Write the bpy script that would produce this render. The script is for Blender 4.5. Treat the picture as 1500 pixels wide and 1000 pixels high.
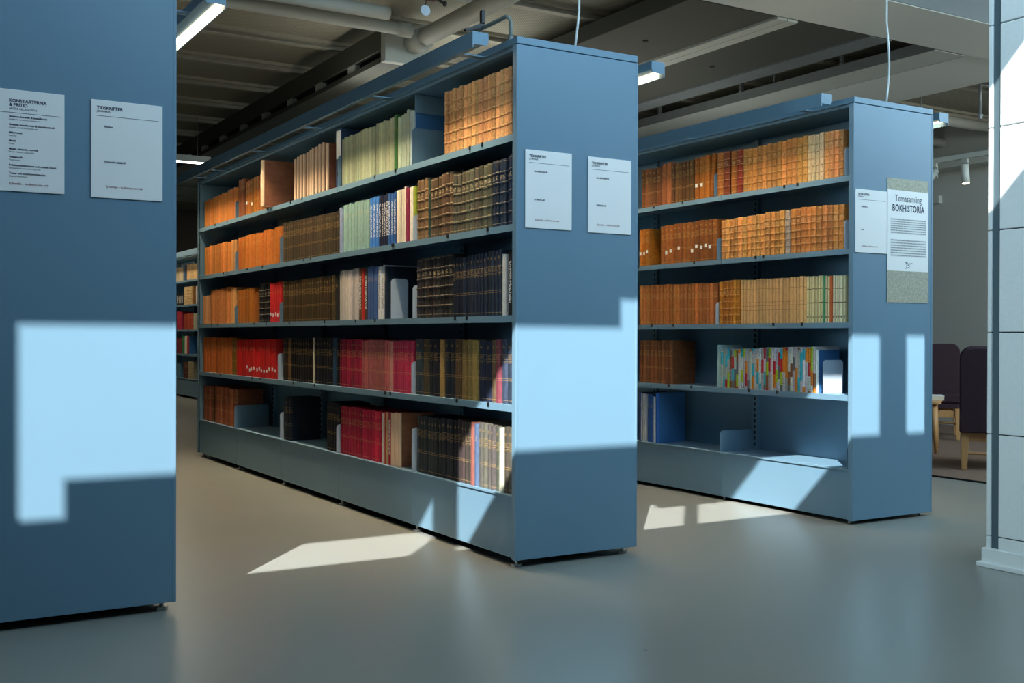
import bpy, bmesh, math, random
from mathutils import Vector, Matrix
random.seed(7)
for o in list(bpy.data.objects): bpy.data.objects.remove(o)
SC = bpy.context.scene
COL = SC.collection

# ------------------------------------------------------------------ camera
cam_d = bpy.data.cameras.new('camera'); cam = bpy.data.objects.new('camera', cam_d); COL.objects.link(cam)
YAW, PITCH, ROLL, FPX = 0.5422, -0.0052, 0.0024, 1601.98
cam_d.sensor_width = 36.0; cam_d.lens = 36.0*FPX/1500.0; cam_d.clip_start = 0.05
_f = Vector((math.sin(YAW)*math.cos(PITCH), math.cos(YAW)*math.cos(PITCH), math.sin(PITCH)))
_r0 = Vector((math.cos(YAW), -math.sin(YAW), 0)); _u0 = _r0.cross(_f)
_r = _r0*math.cos(ROLL)+_u0*math.sin(ROLL); _u = -_r0*math.sin(ROLL)+_u0*math.cos(ROLL)
M = Matrix((_r, _u, -_f)).transposed().to_4x4(); M.translation = Vector((-2.1899, -3.6056, 0.9)); cam.matrix_world = M
SC.camera = cam

# ------------------------------------------------------------------ exposure, world, sun, daylight, added fill lamps
SC.view_settings.view_transform = 'Standard'; SC.view_settings.look = 'None'
SC.view_settings.gamma = 1.0; SC.view_settings.use_curve_mapping = False
SC.view_settings.exposure = 0.0
W = bpy.data.worlds.new('sky'); SC.world = W; W.use_nodes = True
wn = W.node_tree; wn.nodes.clear()
wo = wn.nodes.new('ShaderNodeOutputWorld'); wb = wn.nodes.new('ShaderNodeBackground'); ws = wn.nodes.new('ShaderNodeTexSky')
ws.sky_type = 'NISHITA'; ws.sun_disc = False; ws.sun_elevation = math.radians(38.5); ws.sun_rotation = math.radians(220.7)
wb.inputs[1].default_value = 0.25
wn.links.new(ws.outputs[0], wb.inputs[0]); wn.links.new(wb.outputs[0], wo.inputs[0])

SUN_DIR = Vector((0.86, 1.0, -1.05)).normalized()
def lamp(name, kind, loc, direction, energy, color, **kw):
    d = bpy.data.lights.new(name, kind); o = bpy.data.objects.new(name, d); COL.objects.link(o)
    o.location = loc; o.rotation_euler = Vector(direction).to_track_quat('-Z', 'Y').to_euler()
    if kw.pop('along_y', False):          # keep the lamp's long side parallel to the shelves
        z = -Vector(direction).normalized(); x = Vector((0, 1, 0)).cross(z).normalized(); y = z.cross(x)
        o.rotation_euler = Matrix((x, y, z)).transposed().to_euler()
    d.energy = energy; d.color = color
    for k, v in kw.items(): setattr(d, k, v)
    return o
lamp('sun', 'SUN', (-8, -10, 12), SUN_DIR, 12.5, (1.0, 0.97, 0.90), angle=math.radians(0.42))
# skylight coming in through the clerestory strip in front of the bookcases
lamp('clerestory_daylight', 'AREA', (3.0, -2.22, 3.10), (0, 1, -.25), 106.0, (0.50, 0.87, 1.15), shape='RECTANGLE', size=8.2, size_y=.5)
lamp('clerestory_daylight_right', 'AREA', (4.6, -2.22, 3.10), (-.15, 1, -.25), 40.0, (0.66, 0.93, 1.06), shape='RECTANGLE', size=5.0, size_y=.5)
lamp('column_fill', 'AREA', (-5.6, -1.75, 1.5), (7.2, .45, -.5), 8.5, (0.72, 0.94, 1.0), shape='RECTANGLE', size=.9, size_y=1.6, spread=math.radians(42))  # added lamp out of view to brighten the column, no window there
lamp('reading_corner_fill', 'AREA', (6.0, -1.9, 2.3), (.2, 1, -.10), 66.0, (1.0, .99, 0.90), shape='RECTANGLE', size=1.6, size_y=1.2)  # added fill out of view for the chairs and right wall
lamp('ceiling_fill_over_bookcase', 'AREA', (2.5, 3.6, 2.16), (.25, 0, 1), 16.0, (1.0, 1.0, 0.92), shape='RECTANGLE', size=.5, size_y=3.6)  # added unseen lamp over the right bookcase, lifts the ducts and deck
# added fill lamps without fittings above the open floor, brighten the ceiling
lamp('ceiling_fill_right', 'AREA', (4.2, -1.9, 2.40), (0, .40, .92), 46.0, (0.88, 1.0, 0.96), shape='RECTANGLE', size=6.0, size_y=.2)
lamp('ceiling_fill_left', 'AREA', (-1.0, -1.7, 2.45), (.1, .25, .96), 9.0, (1.0, .93, .80), shape='RECTANGLE', size=4.0, size_y=.2)

# ------------------------------------------------------------------ materials
def srgb(h):
    h = h.lstrip('#'); v = [int(h[i:i+2], 16)/255 for i in (0, 2, 4)]
    return tuple((c/12.92 if c <= .04045 else ((c+.055)/1.055)**2.4) for c in v)
class NT:
    def __init__(s, name):
        s.m = bpy.data.materials.new(name); s.m.use_nodes = True; s.t = s.m.node_tree; s.t.nodes.clear()
        s.out = s.n('OutputMaterial'); s.b = s.n('BsdfPrincipled'); s.l(s.b.outputs[0], s.out.inputs[0])
    def n(s, k, **kw):
        x = s.t.nodes.new('ShaderNode'+k)
        for a, v in kw.items(): setattr(x, a, v)
        return x
    def l(s, a, b): s.t.links.new(a, b)
    def math(s, op, a, b=None, c=None):
        x = s.n('Math', operation=op)
        for i, v in enumerate((a, b, c)):
            if v is None: continue
            if isinstance(v, (int, float)): x.inputs[i].default_value = v
            else: s.l(v, x.inputs[i])
        return x.outputs[0]
    def mix(s, f, a, b, kind='MIX'):
        x = s.n('Mix', data_type='RGBA', blend_type=kind)
        for sock, v in ((x.inputs[0], f), (x.inputs[6], a), (x.inputs[7], b)):
            if isinstance(v, (int, float)): sock.default_value = v
            elif isinstance(v, tuple): sock.default_value = (*v, 1) if len(v) == 3 else v
            else: s.l(v, sock)
        return x.outputs[2]
    def noise(s, vec, scale, detail=3, rough=.55):
        x = s.n('TexNoise'); x.inputs['Scale'].default_value = scale; x.inputs['Detail'].default_value = detail; x.inputs['Roughness'].default_value = rough
        if vec is not None: s.l(vec, x.inputs['Vector'])
        return x.outputs[0]
    def ramp(s, f, lo, hi, a=0.0, b=1.0):
        x = s.n('MapRange'); s.l(f, x.inputs[0])
        for i, v in ((1, lo), (2, hi), (3, a), (4, b)): x.inputs[i].default_value = v
        return x.outputs[0]
    def bump(s, h, strength=.2, dist=.002):
        x = s.n('Bump'); x.inputs['Strength'].default_value = strength; x.inputs['Distance'].default_value = dist
        s.l(h, x.inputs['Height']); s.l(x.outputs[0], s.b.inputs['Normal'])
    def set(s, color=None, rough=None, metal=None, spec=None):
        for key, v in (('Base Color', color), ('Roughness', rough), ('Metallic', metal), ('Specular IOR Level', spec)):
            if v is None: continue
            if isinstance(v, tuple): s.b.inputs[key].default_value = (*v, 1)
            elif isinstance(v, (int, float)): s.b.inputs[key].default_value = v
            else: s.l(v, s.b.inputs[key])
def plain(name, hexc, rough=.5, metal=0.0, spec=.5, var=.06, scale=8.0, bump=0.0):
    s = NT(name); tc = s.n('TexCoord'); c = srgb(hexc)
    nz = s.noise(tc.outputs['Object'], scale)
    s.set(s.mix(nz, tuple(v*(1-var) for v in c), tuple(min(1, v*(1+var)) for v in c)), rough, metal, spec)
    if bump: s.bump(s.noise(tc.outputs['Object'], scale*12), bump, .002)
    return s.m
def emit(name, col, strength, dots=False):
    s = NT(name); e = s.n('Emission'); e.inputs[0].default_value = (*col, 1); e.inputs[1].default_value = strength
    s.l(e.outputs[0], s.out.inputs[0]); return s.m

BLUE = plain('blue_powder_coat', '#6b8ea6', .42, 0, .5, .03, 3)
BLUE_IN = BLUE
DARKFOOT = plain('galvanised_foot', '#a8acae', .35, .8)
RECESS = plain('black_recess', '#0c0d0e', .8)
WHITE_PLATE = plain('pale_plate', '#b9cbdc', .45)
PAPER = plain('white_paper', '#f6f7f8', .35, 0, .5, .01)
INK = plain('dark_ink', '#1d2a48', .7)
REDINK = plain('red_ink', '#8a3a4a', .7)
PAGES = plain('book_pages', '#d8cfb8', .8, 0, .2, .1, 30)
DUCT = plain('dark_grey_duct_paint', '#474943', .6, 0, .3)
DUCTL = plain('light_grey_duct_paint', '#b4bab4', .5, 0, .4)
GALV = plain('galvanised_steel', '#7d8486', .45, .35, .5, .12, 6)
SOFF = plain('white_soffit_paint', '#d0d6d2', .45, 0, .4, .03, 2)
CONDUIT = plain('grey_conduit', '#7e8884', .45)
BLACKP = plain('black_plastic', '#141416', .45)
REDP = plain('dark_red_valve', '#4a1216', .5)
CABLE = plain('white_cable', '#cfd8da', .45)
WALLM = plain('grey_wall_paint', '#b4b8b2', .8, 0, .3, .03, 2)
DARKWALL = plain('dark_wall', '#55504a', .8, 0, .2, .05, 2)
OAK = None
def wood(name, a, b):
    s = NT(name); tc = s.n('TexCoord'); mp = s.n('Mapping'); mp.inputs['Scale'].default_value = (40, 40, 4); s.l(tc.outputs['Object'], mp.inputs[0])
    s.set(s.mix(s.noise(mp.outputs[0], 1.0, 5), srgb(a), srgb(b)), .45); return s.m
OAK = wood('oak_wood', '#c49a68', '#a87c4c')
def fabric(name, a):
    s = NT(name); tc = s.n('TexCoord'); c = srgb(a); nz = s.noise(tc.outputs['Object'], 260, 2)
    s.set(s.mix(nz, tuple(v*.6 for v in c), tuple(v*1.4 for v in c)), .95, 0, .1); s.bump(nz, .3, .001); return s.m
PURPLE = fabric('aubergine_upholstery', '#3e3038')
def mk_floor():
    s = NT('grey_vinyl_floor'); tc = s.n('TexCoord')
    a = s.noise(tc.outputs['Object'], 1.3, 5, .6); mp = s.n('Mapping'); mp.inputs['Scale'].default_value = (5, 22, 1); s.l(tc.outputs['Object'], mp.inputs[0])
    b = s.noise(mp.outputs[0], 2.0, 2, .5); g = s.noise(tc.outputs['Object'], 90, 3)
    base = s.mix(a, srgb('#868a86'), srgb('#949894')); base = s.mix(s.ramp(g, .3, .8, 0, .10), base, srgb('#a0a4a0'))
    s.set(base, s.ramp(a, .3, .7, .27, .33), 0, .5); return s.m
FLOORM = mk_floor()
def mk_deck():
    s = NT('perforated_deck'); tc = s.n('TexCoord'); sp = s.n('SeparateXYZ'); s.l(tc.outputs['Object'], sp.inputs[0])
    def dots(ax, sc): return s.math('SINE', s.math('MULTIPLY', ax, sc))
    d = s.math('MULTIPLY', dots(sp.outputs[0], 2*math.pi/.022), dots(sp.outputs[1], 2*math.pi/.022))
    f = s.ramp(d, .1, .6); n = s.noise(tc.outputs['Object'], 1.0)
    s.set(s.mix(f, s.mix(n, srgb('#b0ae9e'), srgb('#a2a294')), srgb('#6e6c62')), .7, 0, .2); return s.m
DECK = mk_deck()
def mk_marble():
    s = NT('marbled_paper'); tc = s.n('TexCoord'); w = s.n('TexWave'); w.inputs['Scale'].default_value = 18; w.inputs['Distortion'].default_value = 14; w.inputs['Detail'].default_value = 4; w.inputs['Detail Scale'].default_value = 3
    s.l(tc.outputs['Object'], w.inputs[0]); s.set(s.mix(w.outputs[1], srgb('#b9b8a6'), srgb('#a09d8c')), .6); return s.m
MARBLE = mk_marble()
def mk_carpet():
    s = NT('brown_carpet'); tc = s.n('TexCoord'); mp = s.n('Mapping'); mp.inputs['Scale'].default_value = (3, 30, 1); s.l(tc.outputs['Object'], mp.inputs[0])
    n = s.noise(mp.outputs[0], 2, 3); g = s.noise(tc.outputs['Object'], 300, 2)
    s.set(s.mix(n, srgb('#8a7466'), srgb('#6c5e58')), .95, 0, .1); s.bump(g, .4, .003); return s.m
CARPET = mk_carpet()
def mk_block():
    s = NT('white_painted_block'); tc = s.n('TexCoord'); n = s.noise(tc.outputs['Object'], 14, 5, .6); v = s.noise(tc.outputs['Object'], 60, 4)
    s.set(s.mix(v, srgb('#dde4e6'), srgb('#e6ecee')), .55, 0, .4); s.bump(n, .5, .006); return s.m
BLOCK = mk_block()
def mk_print_lines(nl):
    s = NT('printed_paragraph'); tc = s.n('TexCoord'); sp = s.n('SeparateXYZ'); s.l(tc.outputs['Generated'], sp.inputs[0])
    row = s.math('MULTIPLY', sp.outputs[2], nl); fr = s.math('FRACT', row); ink = s.math('MULTIPLY', s.math('GREATER_THAN', fr, .3), s.math('LESS_THAN', fr, .72))
    cv = s.n('CombineXYZ'); s.l(s.math('MULTIPLY', sp.outputs[0], 60), cv.inputs[0]); s.l(s.math('FLOOR', row), cv.inputs[1])
    nz = s.noise(cv.outputs[0], 1.0, 1); ink = s.math('MULTIPLY', ink, s.ramp(nz, .38, .5, .15, .8))
    s.set(s.mix(ink, srgb('#e4e6e8'), srgb('#5a6070')), .4); return s.m
PARA = mk_print_lines(7)

# book bindings: colour comes from the object colour, patterns follow the book's own coordinates
def mk_book(name, style):
    s = NT(name); oi = s.n('ObjectInfo'); tc = s.n('TexCoord'); sp = s.n('SeparateXYZ'); s.l(tc.outputs['Object'], sp.inputs[0])
    x, y, z = sp.outputs; rnd = oi.outputs['Random']; c = oi.outputs['Color']
    cv = s.n('CombineXYZ'); s.l(s.math('ADD', x, s.math('MULTIPLY', rnd, 50)), cv.inputs[0]); s.l(y, cv.inputs[1]); s.l(s.math('MULTIPLY', z, 2), cv.inputs[2])
    mott = s.noise(cv.outputs[0], 5 if style != 'rib' else 9, 5, .65)
    amt = {'rib': .4, 'gilt': .35}.get(style, .22)
    base = s.mix(s.ramp(mott, .3, .7), s.mix(1.0, c, (1-amt,)*3, 'MULTIPLY'), s.mix(1.0, c, (1+amt*.7,)*3, 'MULTIPLY'))
    tone = s.ramp(s.math('FRACT', s.math('MULTIPLY', rnd, 37.3)), 0, 1, .80, 1.16); tv = s.n('CombineXYZ'); [s.l(tone, q) for q in tv.inputs]
    base = s.mix(1.0, base, tv.outputs[0], 'MULTIPLY')
    spine = s.math('LESS_THAN', x, .057)
    rough, metal = .6, 0.0
    def band(z0, w): return s.math('LESS_THAN', s.math('ABSOLUTE', s.math('SUBTRACT', z, z0)), w)
    def rng(a, b): return s.math('MULTIPLY', s.math('GREATER_THAN', z, a), s.math('LESS_THAN', z, b))
    def any_(fs):
        r = fs[0]
        for f in fs[1:]: r = s.math('MAXIMUM', r, f)
        return r
    def glyph(zs, ys, th):
        v = s.n('CombineXYZ'); s.l(s.math('ADD', s.math('MULTIPLY', y, ys), s.math('MULTIPLY', rnd, 90)), v.inputs[0]); s.l(s.math('MULTIPLY', z, zs), v.inputs[1])
        return s.math('GREATER_THAN', s.noise(v.outputs[0], 1.0, 1), th)
    midy = s.math('LESS_THAN', s.math('ABSOLUTE', s.math('SUBTRACT', y, .5)), .33)
    gold = srgb('#c8a468')
    if style == 'gilt':
        lines = any_([band(q, .0045) for q in (.05, .36, .39, .66, .69, .76)])
        title = s.math('MULTIPLY', s.math('MULTIPLY', rng(.70, .75), midy), glyph(90, 7, .5))
        title = s.math('MAXIMUM', title, s.math('MULTIPLY', s.math('MULTIPLY', rng(.625, .655), midy), glyph(90, 7, .52)))
        dy = s.math('MULTIPLY', s.math('SUBTRACT', y, .5), .12); dz = s.math('SUBTRACT', z, .885)
        emb = s.math('LESS_THAN', s.math('SQRT', s.math('ADD', s.math('MULTIPLY', dy, dy), s.math('MULTIPLY', dz, dz))), .024)
        g = any_([lines, title, s.math('MULTIPLY', emb, glyph(60, 8, .42))])
        g = s.math('MULTIPLY', s.math('MULTIPLY', g, spine), s.ramp(s.noise(cv.outputs[0], 22, 2), .35, .65, .15, .8))
        base = s.mix(g, base, gold); rough = s.ramp(g, 0, 1, .5, .32); metal = s.math('MULTIPLY', g, .5)
    elif style == 'rib':
        g = any_([band(.04+.1533*k+(.015), .004) for k in range(7)] + [s.math('MULTIPLY', s.math('MULTIPLY', rng(.70, .77), midy), glyph(80, 6, .5))])
        g = s.math('MULTIPLY', s.math('MULTIPLY', g, spine), s.ramp(s.noise(cv.outputs[0], 14, 2), .4, .6, .1, .75))
        base = s.mix(g, base, srgb('#e0cc9c')); rough = .48
        dk = s.math('MULTIPLY', spine, s.ramp(s.noise(cv.outputs[0], 3, 3), .55, .75, 0, .5)); base = s.mix(dk, base, srgb('#6a4a2c'))
    elif style == 'cloth':
        g = s.math('MULTIPLY', s.math('MULTIPLY', s.math('MULTIPLY', rng(.72, .80), midy), glyph(70, 7, .55)), spine); base = s.mix(s.math('MULTIPLY', g, .5), base, gold)
    elif style == 'beige':
        g = s.math('MULTIPLY', any_([band(q, .005) for q in (.30, .40, .48, .78)]), spine); base = s.mix(s.math('MULTIPLY', g, .55), base, srgb('#6a3c20'))
    elif style == 'cream':
        g = s.math('MULTIPLY', any_([band(.43, .010), band(.73, .008)] + [s.math('MULTIPLY', s.math('MULTIPLY', rng(.10, .15), midy), glyph(60, 5, .45))]), spine); base = s.mix(s.math('MULTIPLY', g, .9), base, srgb('#20201c'))
        e = s.math('LESS_THAN', y, .16); base = s.mix(s.math('MULTIPLY', e, .5), base, srgb('#b8a468'))
    elif style in ('vtext', 'vtextw'):
        v = s.n('CombineXYZ'); s.l(s.math('MULTIPLY', z, 46), v.inputs[0]); s.l(s.math('ADD', s.math('MULTIPLY', y, 3), s.math('MULTIPLY', rnd, 70)), v.inputs[1])
        g = s.math('MULTIPLY', s.math('MULTIPLY', s.math('GREATER_THAN', s.noise(v.outputs[0], 1, 1), .5), midy), s.math('MULTIPLY', rng(.2, .85), spine))
        base = s.mix(s.math('MULTIPLY', g, .75), base, srgb('#e8ecf0') if style == 'vtext' else srgb('#30343c'))
    elif style == 'pamph':
        base = s.mix(spine, base, srgb('#d8bca0'))
    elif style == 'print':
        q = s.math('FLOOR', s.math('ADD', s.math('MULTIPLY', z, 3.2), s.math('MULTIPLY', rnd, 5)))
        wv = s.n('TexWhiteNoise', noise_dimensions='2D'); v = s.n('CombineXYZ'); s.l(q, v.inputs[0]); s.l(s.math('MULTIPLY', rnd, 311), v.inputs[1]); s.l(v.outputs[0], wv.inputs['Vector'])
        hs = s.n('ValToRGB'); hs.color_ramp.interpolation = 'CONSTANT'; sc = s.n('SeparateColor'); s.l(wv.outputs['Color'], sc.inputs[0]); s.l(sc.outputs[0], hs.inputs[0])
        cols = ('16181c', 'd8c828', '2a2c30', '3fa04c', '2878b8', '1f2f6c', 'c4303c', '38b4cc', 'e08a2c', '6a7278', '8a5a3c', 'a8c838')
        while len(hs.color_ramp.elements) < len(cols): hs.color_ramp.elements.new(.5)
        for i, cc in enumerate(cols): hs.color_ramp.elements[i].position = i/len(cols); hs.color_ramp.elements[i].color = (*srgb(cc), 1)
        base = s.mix(s.math('MULTIPLY', s.math('GREATER_THAN', wv.outputs['Value'], .5), spine), base, hs.outputs[0])
        g = s.math('MULTIPLY', s.math('MULTIPLY', glyph(55, 4, .56), midy), spine); base = s.mix(s.math('MULTIPLY', g, .8), base, srgb('#16181c')); rough = .35
    elif style == 'bluecov':
        base = s.mix(spine, srgb('#3a6ea4'), base)
    s.set(base, rough, metal, .35); return s.m
STY = {k: mk_book(k+'_binding', k) for k in ('gilt', 'rib', 'cloth', 'beige', 'cream', 'vtext', 'vtextw', 'pamph', 'print', 'bluecov')}
STY['thin'] = STY['cloth']; STY['calls'] = STY['gilt']; STY['redcall'] = STY['cloth']; STY['pulled'] = STY['pamph']; STY['lean'] = STY['gilt']

# ------------------------------------------------------------------ mesh helpers
def mesh_from(name, V, F, mat=None, smooth=False):
    me = bpy.data.meshes.new(name); me.from_pydata(V, [], F); me.update()
    if mat: me.materials.append(mat)
    if smooth:
        for p in me.polygons: p.use_smooth = True
    return me
class MB:
    def __init__(s): s.V, s.F = [], []
    def box(s, x0, x1, y0, y1, z0, z1):
        b = len(s.V)
        s.V += [(x0,y0,z0),(x1,y0,z0),(x1,y1,z0),(x0,y1,z0),(x0,y0,z1),(x1,y0,z1),(x1,y1,z1),(x0,y1,z1)]
        s.F += [tuple(b+i for i in f) for f in ((0,3,2,1),(4,5,6,7),(0,1,5,4),(1,2,6,5),(2,3,7,6),(3,0,4,7))]; return s
    def tube(s, pts, r, n=10, r2=None):
        pts = [Vector(p) for p in pts]; b0 = len(s.V); m = len(pts)
        for i, p in enumerate(pts):
            d = (pts[min(i+1, m-1)]-pts[max(i-1, 0)]).normalized()
            a = d.cross(Vector((0, 0, 1)) if abs(d.z) < .9 else Vector((1, 0, 0))).normalized(); c = d.cross(a)
            rr = r if r2 is None else r+(r2-r)*i/(m-1)
            for k in range(n):
                t = 2*math.pi*k/n; s.V.append(tuple(p+a*rr*math.cos(t)+c*rr*math.sin(t)))
        for i in range(m-1):
            for k in range(n):
                s.F.append((b0+i*n+k, b0+i*n+(k+1) % n, b0+(i+1)*n+(k+1) % n, b0+(i+1)*n+k))
        s.F.append(tuple(b0+k for k in reversed(range(n)))); s.F.append(tuple(b0+(m-1)*n+k for k in range(n))); return s
    def prism(s, poly, axis, a, c):
        b = len(s.V); n = len(poly)
        for w in (a, c):
            for (u, v) in poly: s.V.append({0: (w, u, v), 1: (u, w, v), 2: (u, v, w)}[axis])
        s.F.append(tuple(b+i for i in range(n))); s.F.append(tuple(b+n+i for i in reversed(range(n))))
        for i in range(n): s.F.append((b+(i+1) % n, b+i, b+n+i, b+n+(i+1) % n))
        return s
    def build(s, name, mat, parent=None, loc=None, bevel=0, smooth=False, seg=2, **props):
        me = mesh_from(name, s.V, s.F, mat, smooth)
        bm = bmesh.new(); bm.from_mesh(me); bmesh.ops.recalc_face_normals(bm, faces=bm.faces)
        if bevel: bmesh.ops.bevel(bm, geom=list(bm.edges), offset=bevel, segments=seg, affect='EDGES', profile=.5)
        bm.to_mesh(me); bm.free()
        o = bpy.data.objects.new(name, me); COL.objects.link(o)
        if loc: o.location = loc
        if parent: o.parent = parent
        for k, v in props.items(): o[k] = v
        return o
def root(name, label, cat, loc=(0, 0, 0), group=None, rz=0):
    o = bpy.data.objects.new(name, None); o.empty_display_size = .05; COL.objects.link(o); o.location = loc; o.rotation_euler.z = rz
    o['label'] = label; o['category'] = cat
    if group: o['group'] = group
    return o
def inst(name, me, parent, loc=(0, 0, 0), scale=(1, 1, 1), color=None, rot=None):
    o = bpy.data.objects.new(name, me); COL.objects.link(o); o.parent = parent; o.location = loc; o.scale = scale
    if color: o.color = (*color, 1)
    if rot: o.rotation_euler = rot
    return o
def struct(mb, name, mat, **k): return mb.build(name, mat, kind='structure', **k)
def rrect(x0, x1, y0, y1, r, corners=(1, 1, 1, 1), n=5):
    P = []
    for i, (cx, cy, a) in enumerate(((x1-r, y1-r, 0), (x0+r, y1-r, 90), (x0+r, y0+r, 180), (x1-r, y0+r, 270))):
        if corners[i]:
            for k in range(n+1):
                t = math.radians(a+90*k/n); P.append((cx+r*math.cos(t), cy+r*math.sin(t)))
        else: P.append(((x1, x0, x0, x1)[i], (y1, y1, y0, y0)[i]))
    return P

# ------------------------------------------------------------------ room
XL, XR, YB, YF = -7.0, 7.6, -9.0, 16.0
struct(MB().box(XL, XR, YB, YF, -.1, 0), 'floor', FLOORM)
struct(MB().box(XL-.1, XL, YB, YF, 0, 4.0), 'wall_left', DARKWALL)
struct(MB().box(XR, XR+.1, YB, YF, 0, 4.0), 'wall_right', WALLM)
struct(MB().box(XL, XR, YF, YF+.1, 0, 3.3), 'wall_far', DARKWALL)
struct(MB().box(XL, XR, YB-.1, YB, 0, 3.4), 'wall_near', WALLM)
struct(MB().box(XL, XR, .4, YF, 3.12, 3.3), 'ceiling', DECK)
struct(MB().box(XL, XR, YB, -2.3, 2.66, 2.72), 'ceiling_near', SOFF)
struct(MB().box(XL, XR, -2.5, .45, 3.9, 4.0), 'ceiling_lantern', SOFF)
struct(MB().box(XL, XR, .4, .46, 3.3, 3.9), 'wall_lantern_far', SOFF)
# clerestory strip of the lantern: sill, head and mullions leave the window openings
DX, DZ = 1.972, 2.412
def clx(a): return a-DX
cl = MB(); y0, y1 = -.015, .015
zs, zh = .435+DZ, .945+DZ
cl.box(XL, clx(-1.775), y0, y1, 2.66, 3.9)                                   # blind bay on the left
cl.box(clx(-1.775), clx(-1.62), y0, y1, 2.66, .315+DZ)                        # lower light
cl.box(clx(-1.62), XR, y0, y1, 2.66, zs)
cl.box(clx(-1.775), clx(.49), y0, y1, zh, 3.9); cl.box(clx(.49), clx(.64), y0, y1, 1.06+DZ, 3.9); cl.box(clx(.64), XR, y0, y1, zh, 3.9)
for a, b in ((-.60, -.42), (.838, .906), (2.067, 2.238), (3.41, 3.57), (4.74, 4.81), (5.97, 6.14)):
    cl.box(clx(a), clx(b), y0, y1, zs, zh)
cl.box(clx(7.3), XR, y0, y1, zs, zh)
cw = struct(cl, 'wall_clerestory', SOFF, loc=(0, -2.30, 0)); cw.rotation_euler.z = -math.radians(.27)

# white block pier on the right, its blocks with open joints
pier = root('column', 'white painted block column with a dark vertical steel channel', 'column', (0, 0, 0)); pier['kind'] = 'structure'
PX0, PX1, PYF, PYN = 1.62, 2.22, -.893, -1.75
MB().box(PX0+.012, PX1, PYN+.02, PYF-.012, .0, 3.3).build('core', RECESS, pier)
zj = [.07, .122, .520, .918, 1.316, 1.716, 2.116, 2.516, 2.916, 3.3]
for a, b in zip(zj[:-1], zj[1:]):
    MB().box(PX0, PX1, PYN, -.944, a+.002, b-.002).build('block', BLOCK, pier, bevel=.003, seg=1)
    MB().box(PX0, PX1, -.911, PYF, a+.002, b-.002).build('block', BLOCK, pier, bevel=.002, seg=1)
MB().box(PX0+.008, PX1-.01, -.9435, -.9115, .07, 3.3).build('steel_channel', plain('blue_grey_channel', '#4c5f68', .5), pier)
MB().box(PX0-.012, PX1+.012, PYN, PYF+.014, .016, .074).build('plinth', BLOCK, pier, bevel=.003, seg=1)
MB().box(PX0-.026, PX1+.026, PYN, PYF+.028, 0, .02).build('plinth_foot', BLOCK, pier, bevel=.004, seg=2)

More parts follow.
